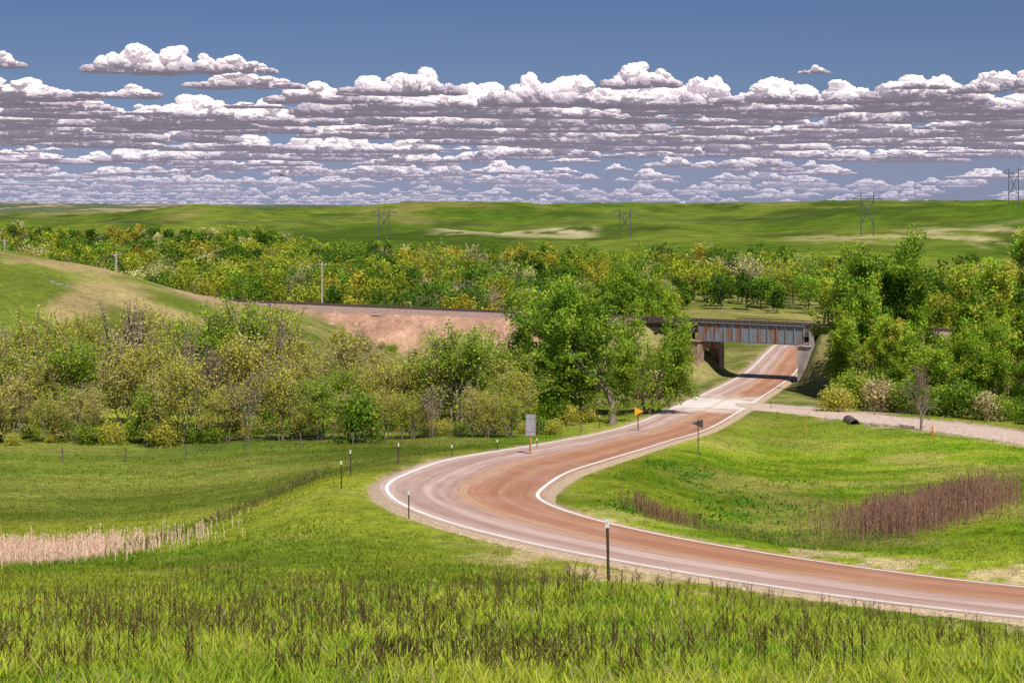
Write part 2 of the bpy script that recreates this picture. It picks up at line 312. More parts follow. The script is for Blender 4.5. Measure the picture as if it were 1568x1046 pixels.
ribbon('gravel_side_road',side,sn,[3.6,2.7,0,-2.7,-3.6],[-.6,-.04,.03,-.04,-.6],M['gravelroad'],bk=False)
# ---------------------------------------------------------------- tubes & leaves
def tubes(segs,n=5):
    p0=np.array([s[0] for s in segs]);p1=np.array([s[1] for s in segs]); r0=np.array([s[2] for s in segs]); r1=np.array([s[3] for s in segs])
    d=p1-p0; d/=np.linalg.norm(d,axis=1)[:,None]+1e-9; ref=np.where(np.abs(d[:,2:3])<.9,[[0,0,1.]],[[1.,0,0]])
    a=np.cross(d,ref); a/=np.linalg.norm(a,axis=1)[:,None]; bb=np.cross(d,a); th=np.arange(n)*2*np.pi/n
    ring=a[:,None]*np.cos(th)[None,:,None]+bb[:,None]*np.sin(th)[None,:,None]
    V=np.stack([p0[:,None]+ring*r0[:,None,None],p1[:,None]+ring*r1[:,None,None]],1).reshape(-1,3)
    k=np.arange(len(segs))[:,None]*2*n; i=np.arange(n)[None]; j=(i+1)%n
    Fq=np.stack([k+i,k+j,k+n+j,k+n+i],-1).reshape(-1,4); return V,Fq
def leaves(rng,C,size,col,up=.3):
    m=len(C); u=rng.normal(size=(m,3)); u/=np.linalg.norm(u,axis=1)[:,None]; w=rng.normal(size=(m,3)); w-= (w*u).sum(1)[:,None]*u; w/=np.linalg.norm(w,axis=1)[:,None]
    s=(size*rng.uniform(.6,1.3,m))[:,None]
    V=np.stack([C-u*s*.6,C+w*s*.38,C+u*s*.6,C-w*s*.38],1).reshape(-1,3); Fq=np.arange(4*m).reshape(-1,4)
    return V,Fq,np.repeat(col,4,axis=0)
def tree_mesh(name,seed,H,Wd,nl,ls,pal,stems=1,depth=3,sg=.55,crown0=.22,tr=.22,twig=1.,t0=.8,fill=.25,br=1.):
    rng=np.random.default_rng(seed); segs=[]; tips=[]
    def grow(p,d,Ln,r,lev):
        for i in range(3):
            d=d+rng.normal(0,.13,3)+mk([0,0,.07]); d/=np.linalg.norm(d); p2=p+d*Ln/3; segs.append([p,p2,r,r*.82]); p=p2; r*=.82
            if lev>0: tips.append((p.copy(),lev)) if lev==depth or (lev==depth-1 and i==1) else None
            if 0<lev<depth and i<2 and rng.random()<.75: kid(p,d,Ln*.7,r*.6,lev,.9)
            if lev==0 and (i>=1 or rng.random()<.5): kid(p,d,.72*(.8+.4*rng.random()),r*.6,0,1.2)
        if lev<depth:
            for k in range(rng.integers(2,4)): kid(p,d,(Ln if lev else .9)*(.62+.25*rng.random()),r*.72,lev,.6)
    def kid(p,d,Ln,r,lev,sp):
        v=rng.normal(size=3); v-=v.dot(d)*d; v/=np.linalg.norm(v); q=d+v*sp*(.6+.7*rng.random()); q/=np.linalg.norm(q); grow(p,q,Ln,r,lev+1)
    for k in range(stems):
        a=2*math.pi*(k+.5*rng.random())/stems; sp=0 if stems==1 else .3*rng.uniform(.5,1.3)
        d=mk([math.cos(a)*sp,math.sin(a)*sp,1]); d/=np.linalg.norm(d); grow(mk([math.cos(a)*.1*(stems>1),math.sin(a)*.1*(stems>1),-.05]),d,t0*rng.uniform(.8,1.15),.12,0)
    T=np.array([t[0] for t in tips])
    cx=np.median(T[:,0]);cy=np.median(T[:,1]); rx=np.percentile(np.hypot(T[:,0]-cx,T[:,1]-cy),94); hz=np.percentile(T[:,2],99.5)
    fx=(Wd/2-sg)/rx; fz=(H-sg*.7)/hz; f=mk([fx,fx,fz]); 
    for s in segs:
        s[0]=s[0]*f; s[1]=s[1]*f; s[2]=max(.012*twig,s[2]/.12*tr/ (1 if stems==1 else 1.6)); s[3]=max(.01*twig,s[3]/.12*tr/(1 if stems==1 else 1.6))
    T=T*f; T=T[T[:,2]>crown0*H]
    nf=int(len(T)*fill)
    if nf:
        a=rng.uniform(0,6.28,nf); rr=Wd/2*rng.uniform(.35,.92,nf); T=np.vstack([T,np.stack([cx*fx+np.cos(a)*rr,cy*fx+np.sin(a)*rr,H*rng.uniform(crown0,.55,nf)],1)])
    V1,F1=tubes(segs)
    k=rng.integers(0,len(T),nl); gi=rng.normal(size=(nl,3)); gi/=np.linalg.norm(gi,axis=1)[:,None]; C=T[k]+gi*(sg*rng.uniform(.15,1.15,nl)**.6)[:,None]*mk([1,1,.75])
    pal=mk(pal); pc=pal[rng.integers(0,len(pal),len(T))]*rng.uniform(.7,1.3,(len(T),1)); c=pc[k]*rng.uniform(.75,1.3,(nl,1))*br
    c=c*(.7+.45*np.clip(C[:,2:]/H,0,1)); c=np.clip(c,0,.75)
    V2,F2,c2=leaves(rng,C,ls,c)
    V=np.vstack([V1,V2]); cc=np.vstack([np.zeros((len(V1),3)),c2]); mi=np.concatenate([np.zeros(len(F1)),np.ones(len(F2))])
    return mesh_np(name,V,[np.vstack([F1,F2+len(V1)])],[M['bark'],M['leaf']],cc,mi,data_only=True)
YG=[(.60,.56,.085),(.50,.54,.06),(.66,.57,.16)]; GR=[(.31,.45,.045),(.23,.38,.033),(.42,.50,.055)]; DG=[(.14,.26,.03),(.21,.35,.037),(.30,.42,.045)]; TN=[(.64,.52,.27),(.56,.46,.25)]
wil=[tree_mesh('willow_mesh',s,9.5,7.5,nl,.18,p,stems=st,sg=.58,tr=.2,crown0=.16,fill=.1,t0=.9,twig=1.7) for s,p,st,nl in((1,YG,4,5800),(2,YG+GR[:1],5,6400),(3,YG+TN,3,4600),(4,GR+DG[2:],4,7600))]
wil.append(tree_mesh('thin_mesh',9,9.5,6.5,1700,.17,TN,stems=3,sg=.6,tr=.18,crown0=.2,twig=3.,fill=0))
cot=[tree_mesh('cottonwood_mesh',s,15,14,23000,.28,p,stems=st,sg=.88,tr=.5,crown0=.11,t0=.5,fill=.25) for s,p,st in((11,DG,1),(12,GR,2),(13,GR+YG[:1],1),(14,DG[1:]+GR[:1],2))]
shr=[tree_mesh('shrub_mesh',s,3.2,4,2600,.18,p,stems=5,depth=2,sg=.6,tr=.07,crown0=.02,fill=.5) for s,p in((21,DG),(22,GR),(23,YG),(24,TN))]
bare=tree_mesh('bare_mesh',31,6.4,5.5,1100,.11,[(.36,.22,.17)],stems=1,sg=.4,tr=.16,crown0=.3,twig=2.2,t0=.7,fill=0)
def put(name,me,b,Y,H=1.,W_=None,rot=None):
    x,y,z=g1(b,Y); o=link(bpy.data.objects.new(name,me)); o.location=(x,y,z-.1); w=H if W_ is None else W_; o.scale=(w,w,H); o.rotation_euler[2]=R.uniform(0,6.28) if rot is None else rot; return o
for b in range(-170,830,42):
    top=np.interp(b,[-200,0,130,240,380,450,560,640,700,790],[485,480,478,468,455,490,518,545,495,540])
    for Y,fr in((144,.62),(154,.85),(166,1.),(176,1.)):
        bb=b+R.uniform(-22,22)+ (Y-143)*.8; 
        if bb>800: continue
        zg=g1(bb,Y)[2]; ztop=-(top+R.uniform(-16,40)-HZ)/F*Y; h=max(4,(ztop-zg))*fr*R.uniform(.8,1.08)
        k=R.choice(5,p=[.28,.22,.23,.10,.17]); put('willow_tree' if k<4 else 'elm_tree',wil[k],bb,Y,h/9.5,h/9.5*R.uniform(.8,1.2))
for b in range(-160,860,26): put('shrub',shr[R.choice(4,p=[.2,.38,.32,.1])],b+R.uniform(-9,9),R.uniform(140,148)+np.interp(b,[0,800],[0,8]),R.uniform(.35,.85))
put('shrub',shr[0],547,140,1.5,1.25)
for b,Y,h,w,k in((700,150,9.8,9,3),(745,158,8.8,8,1),(655,152,7.5,8,0),(790,160,8,8,3),(1035,225,7,7,1)): put('willow_tree',wil[k],b,Y,h/9.5,w/7.5)
for b,Y,h,w,k in((938,163,13.8,14.5,0),(850,172,10.5,10,3),(885,176,11.5,10,1),(992,176,10.5,9.5,3),(960,262,18.5,12.5,3),(912,268,14.5,11,0),(1008,270,13,11,1),
                 (1324,196,14.,10.5,1),(1346,202,16.5,12.5,3),(1390,206,18.8,14,0),(1345,187,10.,9,2),(1440,198,16.5,13,2),(1400,185,9.5,10,1),(1500,190,16.8,13,2),(1590,182,16,14,1),(1548,200,18.5,13,2),(1475,180,10,10,1),(1540,178,10.5,10,1),(1660,190,16,14,0),(1780,195,15,14,1)):
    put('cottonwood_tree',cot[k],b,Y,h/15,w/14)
for b in range(1278,1720,17): put('shrub',shr[R.choice(4,p=[.4,.4,.12,.08])],b+R.uniform(-6,9),R.uniform(177,188)-(b-1255)*.03,R.uniform(.7,1.4))
for b,Y,s in((820,160,.9),(865,160,.8),(1000,200,1.2),(1045,236,.9),(900,165,.6),(560,240,.8),(640,236,.9),(600,245,.6),(720,225,1.3),(770,222,1.3),(520,238,.8),(690,236,.9),(1012,215,1.3),(980,205,1.4),(1290,216,1.1),(1300,208,1.5),(740,240,1.1),(800,232,1.4),(830,226,1.5),(870,220,1.5),(1315,222,1.6),(585,250,.5),(665,248,.5)): put('shrub',shr[R.choice(4)],b,Y,s)
put('bare_tree',bare,1410,157,1.,.9)
# ---------------------------------------------------------------- distant woodland (one mesh)
def woods():
    rng=np.random.default_rng(5); pts=[]
    Y=285.
    while Y<1450:
        sp=np.interp(Y,[285,600,1400],[7.,9.5,17]); t=-.50
        while t<.50:
            pts.append((t*Y+rng.uniform(-.4,.4)*sp,Y+rng.uniform(-.5,.5)*sp)); t+=sp/Y*rng.uniform(.8,1.2)
        Y+=sp*np.interp(Y,[285,1400],[1.1,1.8])
    p=mk(pts); b=784+F*p[:,0]/p[:,1]; y=p[:,1]
    ymax=np.interp(b,[-300,0,200,430,470,600,800,1100,1300,1700],[1300,1250,1150,1180,820,690,660,640,560,520])+60*(fbm(b/60,b*0,2)-.5)
    ymin=np.interp(b,[-300,300,500,600,1000,1030,1275,1300,1700],[380,360,330,290,300,432,432,260,230])
    keep=(y<ymax)&(y>ymin)&~((y>800)&(fbm(p[:,0]/60,p[:,1]/60,4)<.42))
    d,_,_,_=near(road,rn,p[:,0],p[:,1],35,520,(-30,160)); keep&=d>8
    p=p[keep]; y=p[:,1]; m=len(p); z=tz(p[:,0],p[:,1]); H=rng.uniform(5.5,14.2,m)*np.interp(y,[290,500,1400],[.85,1,.95]); Wd=H*rng.uniform(.3,.5,m)
    pal=mk([(.20,.33,.035),(.37,.42,.045),(.46,.40,.05),(.09,.175,.022),(.38,.30,.24),(.52,.50,.21)])
    gn=fbm(p[:,0]/35,p[:,1]/35,61)
    kind=rng.choice(6,m,p=[.30,.26,.11,.12,.11,.10])
    kind=np.where((gn>.64)&(kind!=2),1,kind); kind=np.where(gn<.37,3,kind)
    Vs=[];Fs=[];Cs=[];off=0; segs=[]
    for i in range(m):
        lod=1 if y[i]<420 else (.6 if y[i]<700 else .35); nc=int(18*(.7+.6*lod)); nq=int(62*lod+8); s=np.interp(y[i],[290,420,700,1400],[.42,.56,.82,1.4])
        if kind[i]==4: nq=int(nq*.4); s*=.65
        u=rng.normal(size=(nc,3)); u/=np.linalg.norm(u,axis=1)[:,None]; rr=rng.uniform(.35,.92,(nc,1)); 
        cc=mk([p[i,0],p[i,1],z[i]+H[i]*.56])+u*rr*mk([Wd[i],Wd[i],H[i]*.42]); cr_=rng.uniform(.7,1.25,(nc,1))
        k=rng.integers(0,nc,nc*nq); C=cc[k]+rng.normal(size=(len(k),3))*Wd[i]*.18
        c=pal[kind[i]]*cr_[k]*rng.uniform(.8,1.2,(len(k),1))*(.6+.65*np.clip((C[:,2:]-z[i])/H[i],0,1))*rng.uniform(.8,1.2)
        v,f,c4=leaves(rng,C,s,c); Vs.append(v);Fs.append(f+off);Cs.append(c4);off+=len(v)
        segs.append([mk([p[i,0],p[i,1],z[i]-.2]),mk([p[i,0]+rng.uniform(-1,1),p[i,1],z[i]+H[i]*.78]),.22,.09])
        for q in range(5 if y[i]<520 else (3 if kind[i]==4 else 0)): segs.append([mk([p[i,0],p[i,1],z[i]+H[i]*rng.uniform(.2,.5)]),cc[q],.11,.05])
    v,f=tubes(segs,3); Vs.append(v);Fs.append(f+off);Cs.append(np.tile(mk([.28,.24,.20]),(len(v),1)))
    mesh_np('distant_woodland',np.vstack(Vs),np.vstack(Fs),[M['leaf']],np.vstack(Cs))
woods()
# ---------------------------------------------------------------- grass
def blades(name,x,y,h,w,c0,c1,mat,lean=.35,z=None,full=True,seed=1):
    rng=np.random.default_rng(seed); m=len(x); z=tz(x,y) if z is None else z
    a=rng.uniform(0,6.283,m); d=np.stack([np.cos(a),np.sin(a),0*a],1); a2=rng.uniform(0,6.283,m); ld=np.stack([np.cos(a2),np.sin(a2),0*a],1)*(h*lean*rng.uniform(.2,1.3,m))[:,None]
    B=np.stack([x,y,z-.03],1); up=np.stack([0*h,0*h,h],1); w=w[:,None] if np.ndim(w) else w
    if full:
        V=np.stack([B-d*w/2,B+d*w/2,B+up*.55+ld*.35-d*w*.45,B+up*.55+ld*.35+d*w*.45,B+up+ld],1).reshape(-1,3)
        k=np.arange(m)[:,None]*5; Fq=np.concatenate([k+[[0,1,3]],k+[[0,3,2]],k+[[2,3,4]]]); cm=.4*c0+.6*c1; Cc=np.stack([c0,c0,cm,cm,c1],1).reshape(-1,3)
    else:
        V=np.stack([B-d*w/2,B+d*w/2,B+up+ld],1).reshape(-1,3); Fq=np.arange(3*m).reshape(-1,3); Cc=np.stack([c0,c0,c1],1).reshape(-1,3)
    return mesh_np(name,V,Fq,[mat],Cc)
def rdist(x,y):
    d1,_,_,y1=near(road,rn,x,y,35,520,(-30,160)); return d1-hwid(y1)
def gmask(x,y,mn=1.3):
    d2,_,_,_=near(side,sn,x,y,110,205,(15,100)); return (rdist(x,y)>mn)&(d2>3.3)
m=250000; u=R.random(m); y=8*(62/8)**u; t=R.uniform(-.38,.38,m); x=t*y; k=gmask(x,y,1.); x=x[k];y=y[k]; m=len(x)
n1=fbm(x/3,y/3,71); n2=fbm(x/.8,y/.8,72); n3=fbm(x/.22,y/.22,73,2); n4=fbm(x/1.6,y/1.6,79,3)
c1=lerp(mk([.24,.47,.03]),mk([.72,.80,.09]),sst(.3,.7,.25*n1+.35*n3+.4*n4))*R.uniform(.65,1.2,(m,1)); dry=(R.random(m)<.03+.12*(n2>.62)); c1[dry]=mk([.74,.64,.34])*R.uniform(.7,1.1,(dry.sum(),1)); c1=np.clip(c1,0,.85)
clump=sst(.35,.65,n3)
h=(.06+.13*R.random(m))*(.3+.8*n2+.9*clump)*np.interp(y,[8,30,45,60],[1,1.1,.9,.6]); h*=np.interp(rdist(x,y),[1,7],[.45,1]); w=np.interp(y,[8,20,60],[.013,.022,.04])
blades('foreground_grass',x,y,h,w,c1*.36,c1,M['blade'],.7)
m=200000; u=R.random(m); y=54*(175/54)**u; t=R.uniform(-.40,.42,m); x=t*y; k=gmask(x,y,.9); x=x[k];y=y[k]; m=len(x); z,rdd,sdd,emm=tz(x,y,True); _zc['z']=z
c1=np.clip(ground_col(x,y,rdd,sdd,emm)*R.uniform(.85,1.9,(m,1)),0,.8); n2=fbm(x/1.5,y/1.5,82)
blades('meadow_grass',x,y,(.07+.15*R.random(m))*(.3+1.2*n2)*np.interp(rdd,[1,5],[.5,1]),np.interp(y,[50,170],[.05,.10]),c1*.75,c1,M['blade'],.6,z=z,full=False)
def stalks(name,x,y,h,col,w=.016,tw=4,seed=3,sp=.3):
    rng=np.random.default_rng(seed); m=len(x); z=tz(x,y); a=rng.uniform(0,6.283,m); ln=np.stack([np.cos(a),np.sin(a)],1)*(h*.15*rng.uniform(0,1,m))[:,None]
    B=np.stack([x,y,z-.03],1); T=B+np.stack([ln[:,0],ln[:,1],h],1); A_=[B];E_=[T]; W_=[w]
    for k in range(tw):
        f=rng.uniform(.35,.9,m)[:,None]; s=B+(T-B)*f; a=rng.uniform(0,6.283,m); e=s+np.stack([np.cos(a)*h*sp*.5,np.sin(a)*h*sp*.5,h*sp*rng.uniform(.4,1,m)],1); A_.append(s);E_.append(e); W_.append(w*.8)
    V=[];
    for s,e,ww in zip(A_,E_,W_):
        for d in(mk([1,0,0]),mk([.3,.95,0])): V.append(np.stack([s-d*ww/2,s+d*ww/2,e+d*ww*.35,e-d*ww*.35],1))
    V=np.concatenate(V); nV=len(V)
    cc=mk(col)*rng.uniform(.6,1.4,(nV,1)); return mesh_np(name,V.reshape(-1,3),np.arange(nV*4).reshape(-1,4),[M['dry']],np.repeat(cc,4,axis=0))
m=6500; y=15*(60/15)**R.random(m); b=R.uniform(-60,1640,m); x=bx(b)*y; k=gmask(x,y,2)&(fbm(x/2.5,y/4,91)>.5)&((b<900)|(R.random(m)<.4)); x=x[k];y=y[k]
stalks('weed_stalks',x,y,R.uniform(.2,.65,len(x))*np.interp(y,[16,40],[.7,1]),(.12,.09,.04),.010,5)
def patch(name,pts,m,wd,h,col,w=.03,tw=3,sp=.2):
    pts=mk([(bx(b)*Y,Y) for b,Y in pts]); s=R.random(m)*(len(pts)-1); i=s.astype(int); f=(s-i)[:,None]; p=pts[i]*(1-f)+pts[i+1]*f+R.normal(size=(m,2))*wd*.4
    k=gmask(p[:,0],p[:,1],1.5); p=p[k]; stalks(name,p[:,0],p[:,1],R.uniform(h*.4,h,len(p))*(.5+.9*fbm(p[:,0]/1.5,p[:,1]/1.5,6)),col,w,tw,sp=sp)
patch('reed_bed',[(985,87),(1015,85),(1050,83)],380,1.8,1.1,(.30,.18,.11),.022)
patch('reed_bed',[(1350,84),(1400,88),(1450,92),(1510,97)],2600,4.2,1.9,(.34,.20,.15),.024)
patch('dry_reeds',[(-80,80),(60,79),(120,80)],1500,8,.8,(.74,.56,.45),.03)
patch('weed_hedge',[(175,77),(300,85),(400,94),(490,102)],420,1.1,.6,(.17,.17,.06),.025,5,.4)
patch('ditch_weeds',[(1070,82),(1150,82),(1240,82),(1340,83)],320,3,.7,(.24,.26,.08),.025,4,.35)
m=700; y=R.uniform(78,120,m); b=R.uniform(940,1250,m); x=bx(b)*y; k=(fbm(x/3,y/3,19)>.6)&gmask(x,y,2); x=x[k];y=y[k]; mm=len(x); zz=tz(x,y)
C=np.repeat(np.stack([x,y,zz+.12],1),8,axis=0)+R.normal(size=(mm*8,3))*mk([.3,.3,.1]); v,f,c=leaves(R,C,.18,np.tile(mk([.12,.28,.035]),(len(C),1))*R.uniform(.6,1.3,(len(C),1))); mesh_np('broadleaf_weeds',v,f,[M['leaf']],c)
# ---------------------------------------------------------------- bridge
def bp_(a,v,z): q=G0+U*a+Vv*v; return (q[0],q[1],z)
br=empty('railway_bridge',bp_(7.9,2.6,-17)); 
def bdone(mb,name,mats): 
    o=mb.done(name,mats); o.parent=br; o.matrix_parent_inverse.translation=-br.location; return o
Lg=15.8; mb=MB()
for v in(0,5.2):
    mb.box(bp_(Lg/2,v,-16.45),(Lg,.06,2.42),U); mb.box(bp_(Lg/2,v,-15.21),(Lg+.05,.5,.06),U); mb.box(bp_(Lg/2,v,-17.69),(Lg+.05,.5,.06),U)
    for k in range(13):
        for s in(-1,1): mb.box(bp_(.15+k*(Lg-.3)/12,v+s*.10,-16.45),(.07,.14,2.41),U)
    mb.box(bp_(Lg/2,v-.045,-15.36),(Lg,.03,.16),U); mb.box(bp_(Lg/2,v-.045,-17.5),(Lg,.03,.16),U)
bdone(mb,'plate_girders',['steel'])
mb=MB()
for k in range(14): mb.box(bp_(.6+k*1.12,2.6,-16.9),(.3,4.9,.5),U)
mb.box(bp_(Lg/2,2.6,-16.5),(Lg,4.8,.25),U)
bdone(mb,'floor_beams',['timber'])
mb=MB(); zt=-17.75; zb=-23.6; pw=1.5; pa=-.1
mb.box(bp_(pa,-.4,(zt-.0+zb)/2),(pw,1.7,zt-zb),U); mb.box(bp_(pa,5.6,(zt+zb)/2),(pw,1.5,zt-zb),U)
mb.box(bp_(pa,2.65,zt-.55),(pw-.1,4.38,1.1),U); mb.box(bp_(pa,2.65,zb+.45),(pw-.1,4.38,1.3),U)
for v,s in((.45,1),(4.85,-1)):
    q=[bp_(pa-pw/2+.05,v,zt-1.1),bp_(pa-pw/2+.05,v+s*1.1,zt-1.1),bp_(pa-pw/2+.05,v+s*.3,zt-1.5),bp_(pa-pw/2+.05,v,zt-2.3)]
    q2=[(mk(a)+mk([*(U*(pw-.1)),0])) for a in q]; mb.add(q+q2,[(0,1,2,3),(7,6,5,4),(0,4,5,1),(1,5,6,2),(2,6,7,3),(3,7,4,0)])
mb.box(bp_(pa,2.6,zt+.06),(pw+.5,8.2,.12),U)
bdone(mb,'concrete_pier',['conc'])
mb=MB(); mb.box(bp_(16.2,2.6,(-17.75+zb)/2),(1.8,7.6,-17.75-zb),U); mb.box(bp_(16.9,2.6,-16.6),(.5,6.4,2.25),U); mb.box(bp_(18.1,-.9,-20.2),(2.2,.5,5.6),U); mb.box(bp_(16.2,2.6,-17.68),(2.1,8,.14),U)
bdone(mb,'concrete_abutment',['concl'])
mb=MB()
for v in(-.2,.9,2,3.2,4.3,5.4): mb.box(bp_(-5.6,v,-16.15),(10.2,.35,.7),U)
mb.box(bp_(-5.6,2.6,-15.7),(10.3,6.2,.2),U); mb.box(bp_(-5.6,-.45,-15.42),(10.3,.3,.35),U); mb.box(bp_(-5.6,5.65,-15.42),(10.3,.3,.35),U)
for a in(-2.6,-6.2,-9.8):
    mb.box(bp_(a,2.6,-16.7),(.4,6.8,.4),U)
    for v in(-.2,1.6,3.5,5.3): mb.cyl(bp_(a,v+(v-2.6)*.12,-23.5),bp_(a,v,-16.9),.2,.18,8)
    p=bp_(a-.22,-.6,-17.3); q=bp_(a-.22,5.7,-20.5); mb.cyl(p,q,.09,.09,6)
mb.box(bp_(-10.4,2.6,-17.),(.3,7,2.2),U)
for v in(-.2,5.4): mb.box(bp_(20.2,v,-15.9),(6.3,.35,.8),U)
mb.box(bp_(20.2,2.6,-15.7),(6.3,6.2,.2),U)
for v in(-.6,5.8): mb.box(bp_(20.,v,-15.35),(7,.25,.35),U)
for v in (5.9,):
    mb.cyl(bp_(3,v,-14.9),bp_(30,v,-14.9),.06,.06,5)
    for k in range(12): mb.cyl(bp_(3+k*2.45,v,-15.6),bp_(3+k*2.45,v,-14.85),.05,.05,5)
bdone(mb,'timber_trestle',['timber'])
tk=empty('railway_track')
mb=MB()
for s in(1.8,3.4): mb.box(bp_(-10,s,-15.0),(240,.09,.16),U)
o=mb.done('rails',['rail'],tk)
mb=MB()
for k in range(300): mb.box(bp_(-110+k*.65,2.6,-15.15),(.25,2.7,.2),U)
mb.done('ties',['tie'],tk)
mb=MB()
for lo,hi in((-130,-10.6),(23.4,110)):
    n_=int((hi-lo)/4); 
    for i_ in range(n_):
        a0=lo+(hi-lo)*i_/n_; a1=lo+(hi-lo)*(i_+1)/n_
        mb.add([bp_(a0,-.4,-16.3),bp_(a0,.9,-15.22),bp_(a0,4.3,-15.22),bp_(a0,5.6,-16.3),bp_(a1,-.4,-16.3),bp_(a1,.9,-15.22),bp_(a1,4.3,-15.22),bp_(a1,5.6,-16.3)],[(0,4,5,1),(1,5,6,2),(2,6,7,3)])
mb.done('ballast_bed',['ballast'],tk)
# ---------------------------------------------------------------- signs, posts
for b,Y,h in((932,36,1.5),(626,76.5,1.28),(523,86,1.4),(537,93,1.4),(610,102,1.25),(692,110,1.2),(762,120,1.2),(822,127,1.15),(918,157,1.2),(1190,172,1.)):
    mb=MB(); mb.box((0,0,h*.5-.1),(.06,.03,h+.2-.02),(1,.1)); mb.box((0,-.03,h*.5-.1),(.02,.03,h+.1),(1,.1)); mb.box((0,-.05,h-.11),(.085,.012,.2),(1,.1),1); mb.cyl((0,-.058,h-.08),(0,-.068,h-.08),.03,.03,10,1)
    o=mb.done('delineator_post',['post','white']); o.location=g1(b,Y); o.rotation_euler=(R.uniform(-.03,.03),R.uniform(-.03,.03),R.uniform(-.2,.2))
mb=MB(); mb.box((0,0,1.4),(.12,.12,3.0),(1,.3),0); mb.box((.0,-.09,2.45),(.68,.03,1.5),(1,.3),1); mb.box((.02,-.115,2.0),(.6,.02,.06),(1,.3),1); mb.box((.02,-.115,2.9),(.6,.02,.06),(1,.3),1); mb.box((.36,-.02,2.45),(.05,.1,1.5),(1,.3),0)
o=mb.done('road_sign',['wood','alu']); o.location=g1(812,119)
mb=MB(); mb.box((0,0,1.3),(.09,.09,2.8),(1,0),0); mb.plate([(-.3,-.07,2.55),(-.3,-.07,1.8),(.5,-.07,2.18)],(0,1,0),.02,1)
o=mb.done('no_passing_sign',['post','yellow']); o.location=g1(977,153); o.scale=(1,1,1.0)
mb=MB(); mb.box((0,0,1.3),(.07,.07,2.9),(1,0),0); mb.plate([(-.5,.05,2.4),(.38,.05,2.05),(.38,.05,2.72)],(0,1,0),.02,1)
o=mb.done('pennant_sign',['dkmetal','dkmetal']); o.location=g1(1069,131)
mb=MB(); mb.box((0,0,1.1),(.07,.07,2.3),(1,0),0); mb.plate([(-.45,-.05,2.0),(0,-.05,1.55),(.45,-.05,2.0),(0,-.05,2.45)],(0,1,0),.02,1)
o=mb.done('warning_sign',['post','alu']); o.location=g1(1034,196)
for b,Y in((1233,158),(1428,150)):
    mb=MB(); mb.cyl((0,0,-.1),(0,0,1.1),.05,.04,8); mb.box((0,0,1.0),(.14,.03,.25)); o=mb.done('utility_marker',['orange']); o.location=g1(b,Y)
mb=MB(); nn_=20
def ring(r,yy): return [(r*math.cos(2*math.pi*i/nn_),yy,r*math.sin(2*math.pi*i/nn_)) for i in range(nn_)]
mb.add(ring(.5,-.3)+ring(.43,-.3)+ring(.5,3)+ring(.43,3),[(i,(i+1)%nn_,nn_+(i+1)%nn_,nn_+i) for i in range(nn_)]+[(i,2*nn_+i,2*nn_+(i+1)%nn_,(i+1)%nn_) for i in range(nn_)]+[(nn_+i,nn_+(i+1)%nn_,3*nn_+(i+1)%nn_,3*nn_+i) for i in range(nn_)])
o=mb.done('culvert_pipe',['rail']); o.location=g1(1308,164,.05)
def rocks(name,pts,s0,s1,cnt,spread):
    mb=MB()
    for i in range(cnt):
        b,Y=pts; x=bx(b)*Y+R.normal()*spread[0]; y=Y+R.normal()*spread[1]; z=float(tz(x,y)[0]); s=R.uniform(s0,s1)
        bm=bmesh.new(); bmesh.ops.create_icosphere(bm,subdivisions=1,radius=s); mb.add([(x+v.co.x*R.uniform(.8,1.25),y+v.co.y*R.uniform(.8,1.2),z+v.co.z*.6*R.uniform(.8,1.2)) for v in bm.verts],[[v.index for v in f.verts] for f in bm.faces]); bm.free()
    mb.done(name,['rock'])
rocks('rock_pile',(1336,163),.12,.3,26,(1.,.8)); rocks('rock_outcrop',(95,222),.15,.4,12,(.8,.5)); rocks('rubble',(1330,168),.08,.25,60,(3,.8))
def fence(name,pts,sp,h,pr=.05):
    pts=mk([(bx(b)*Y,Y) for b,Y in pts]); d=np.concatenate([[0],np.cumsum(np.linalg.norm(np.diff(pts,axis=0),axis=1))]); s=np.arange(0,d[-1],sp); x=np.interp(s,d,pts[:,0]); y=np.interp(s,d,pts[:,1]); z=tz(x,y)
    mb=MB()
    for i in range(len(x)): 
        l=R.normal(0,.04,2); mb.cyl((x[i],y[i],z[i]-.2),(x[i]+l[0],y[i]+l[1],z[i]+h*R.uniform(.9,1.1)),pr,pr*.8,6)
        if i:
            for k in(.4,.65,.9): mb.cyl((x[i-1],y[i-1],z[i-1]+h*k),(x[i],y[i],z[i]+h*k),.009,.009,3,1)
    mb.done(name,['fence','wire'])
fence('wire_fence',[(-200,126),(0,128),(400,133),(560,138),(700,143),(830,148),(900,151)],4.6,1.15,.065)
fence('wire_fence',[(300,254),(340,256),(400,262)],3.,1.5,.1)
fence('wire_fence',[(1180,183),(1300,175),(1430,166)],7,1.,.05)
for b,Y,zt in((493,296,-8.9),(178,270,-6.9),(7,330,-5.4)):
    x,y,z=g1(b,Y); zt=max(zt,z+3.5); mb=MB(); mb.cyl((x,y,z-.5),(x,y,zt),.19,.14,8); mb.box((x,y,zt-.5),(1.6,.1,.12)); 
    for q in(-.7,.7): mb.cyl((x+q,y,zt-.44),(x+q,y,zt-.25),.05,.04,6)
    mb.done('utility_pole',['pole'])
tops=[]
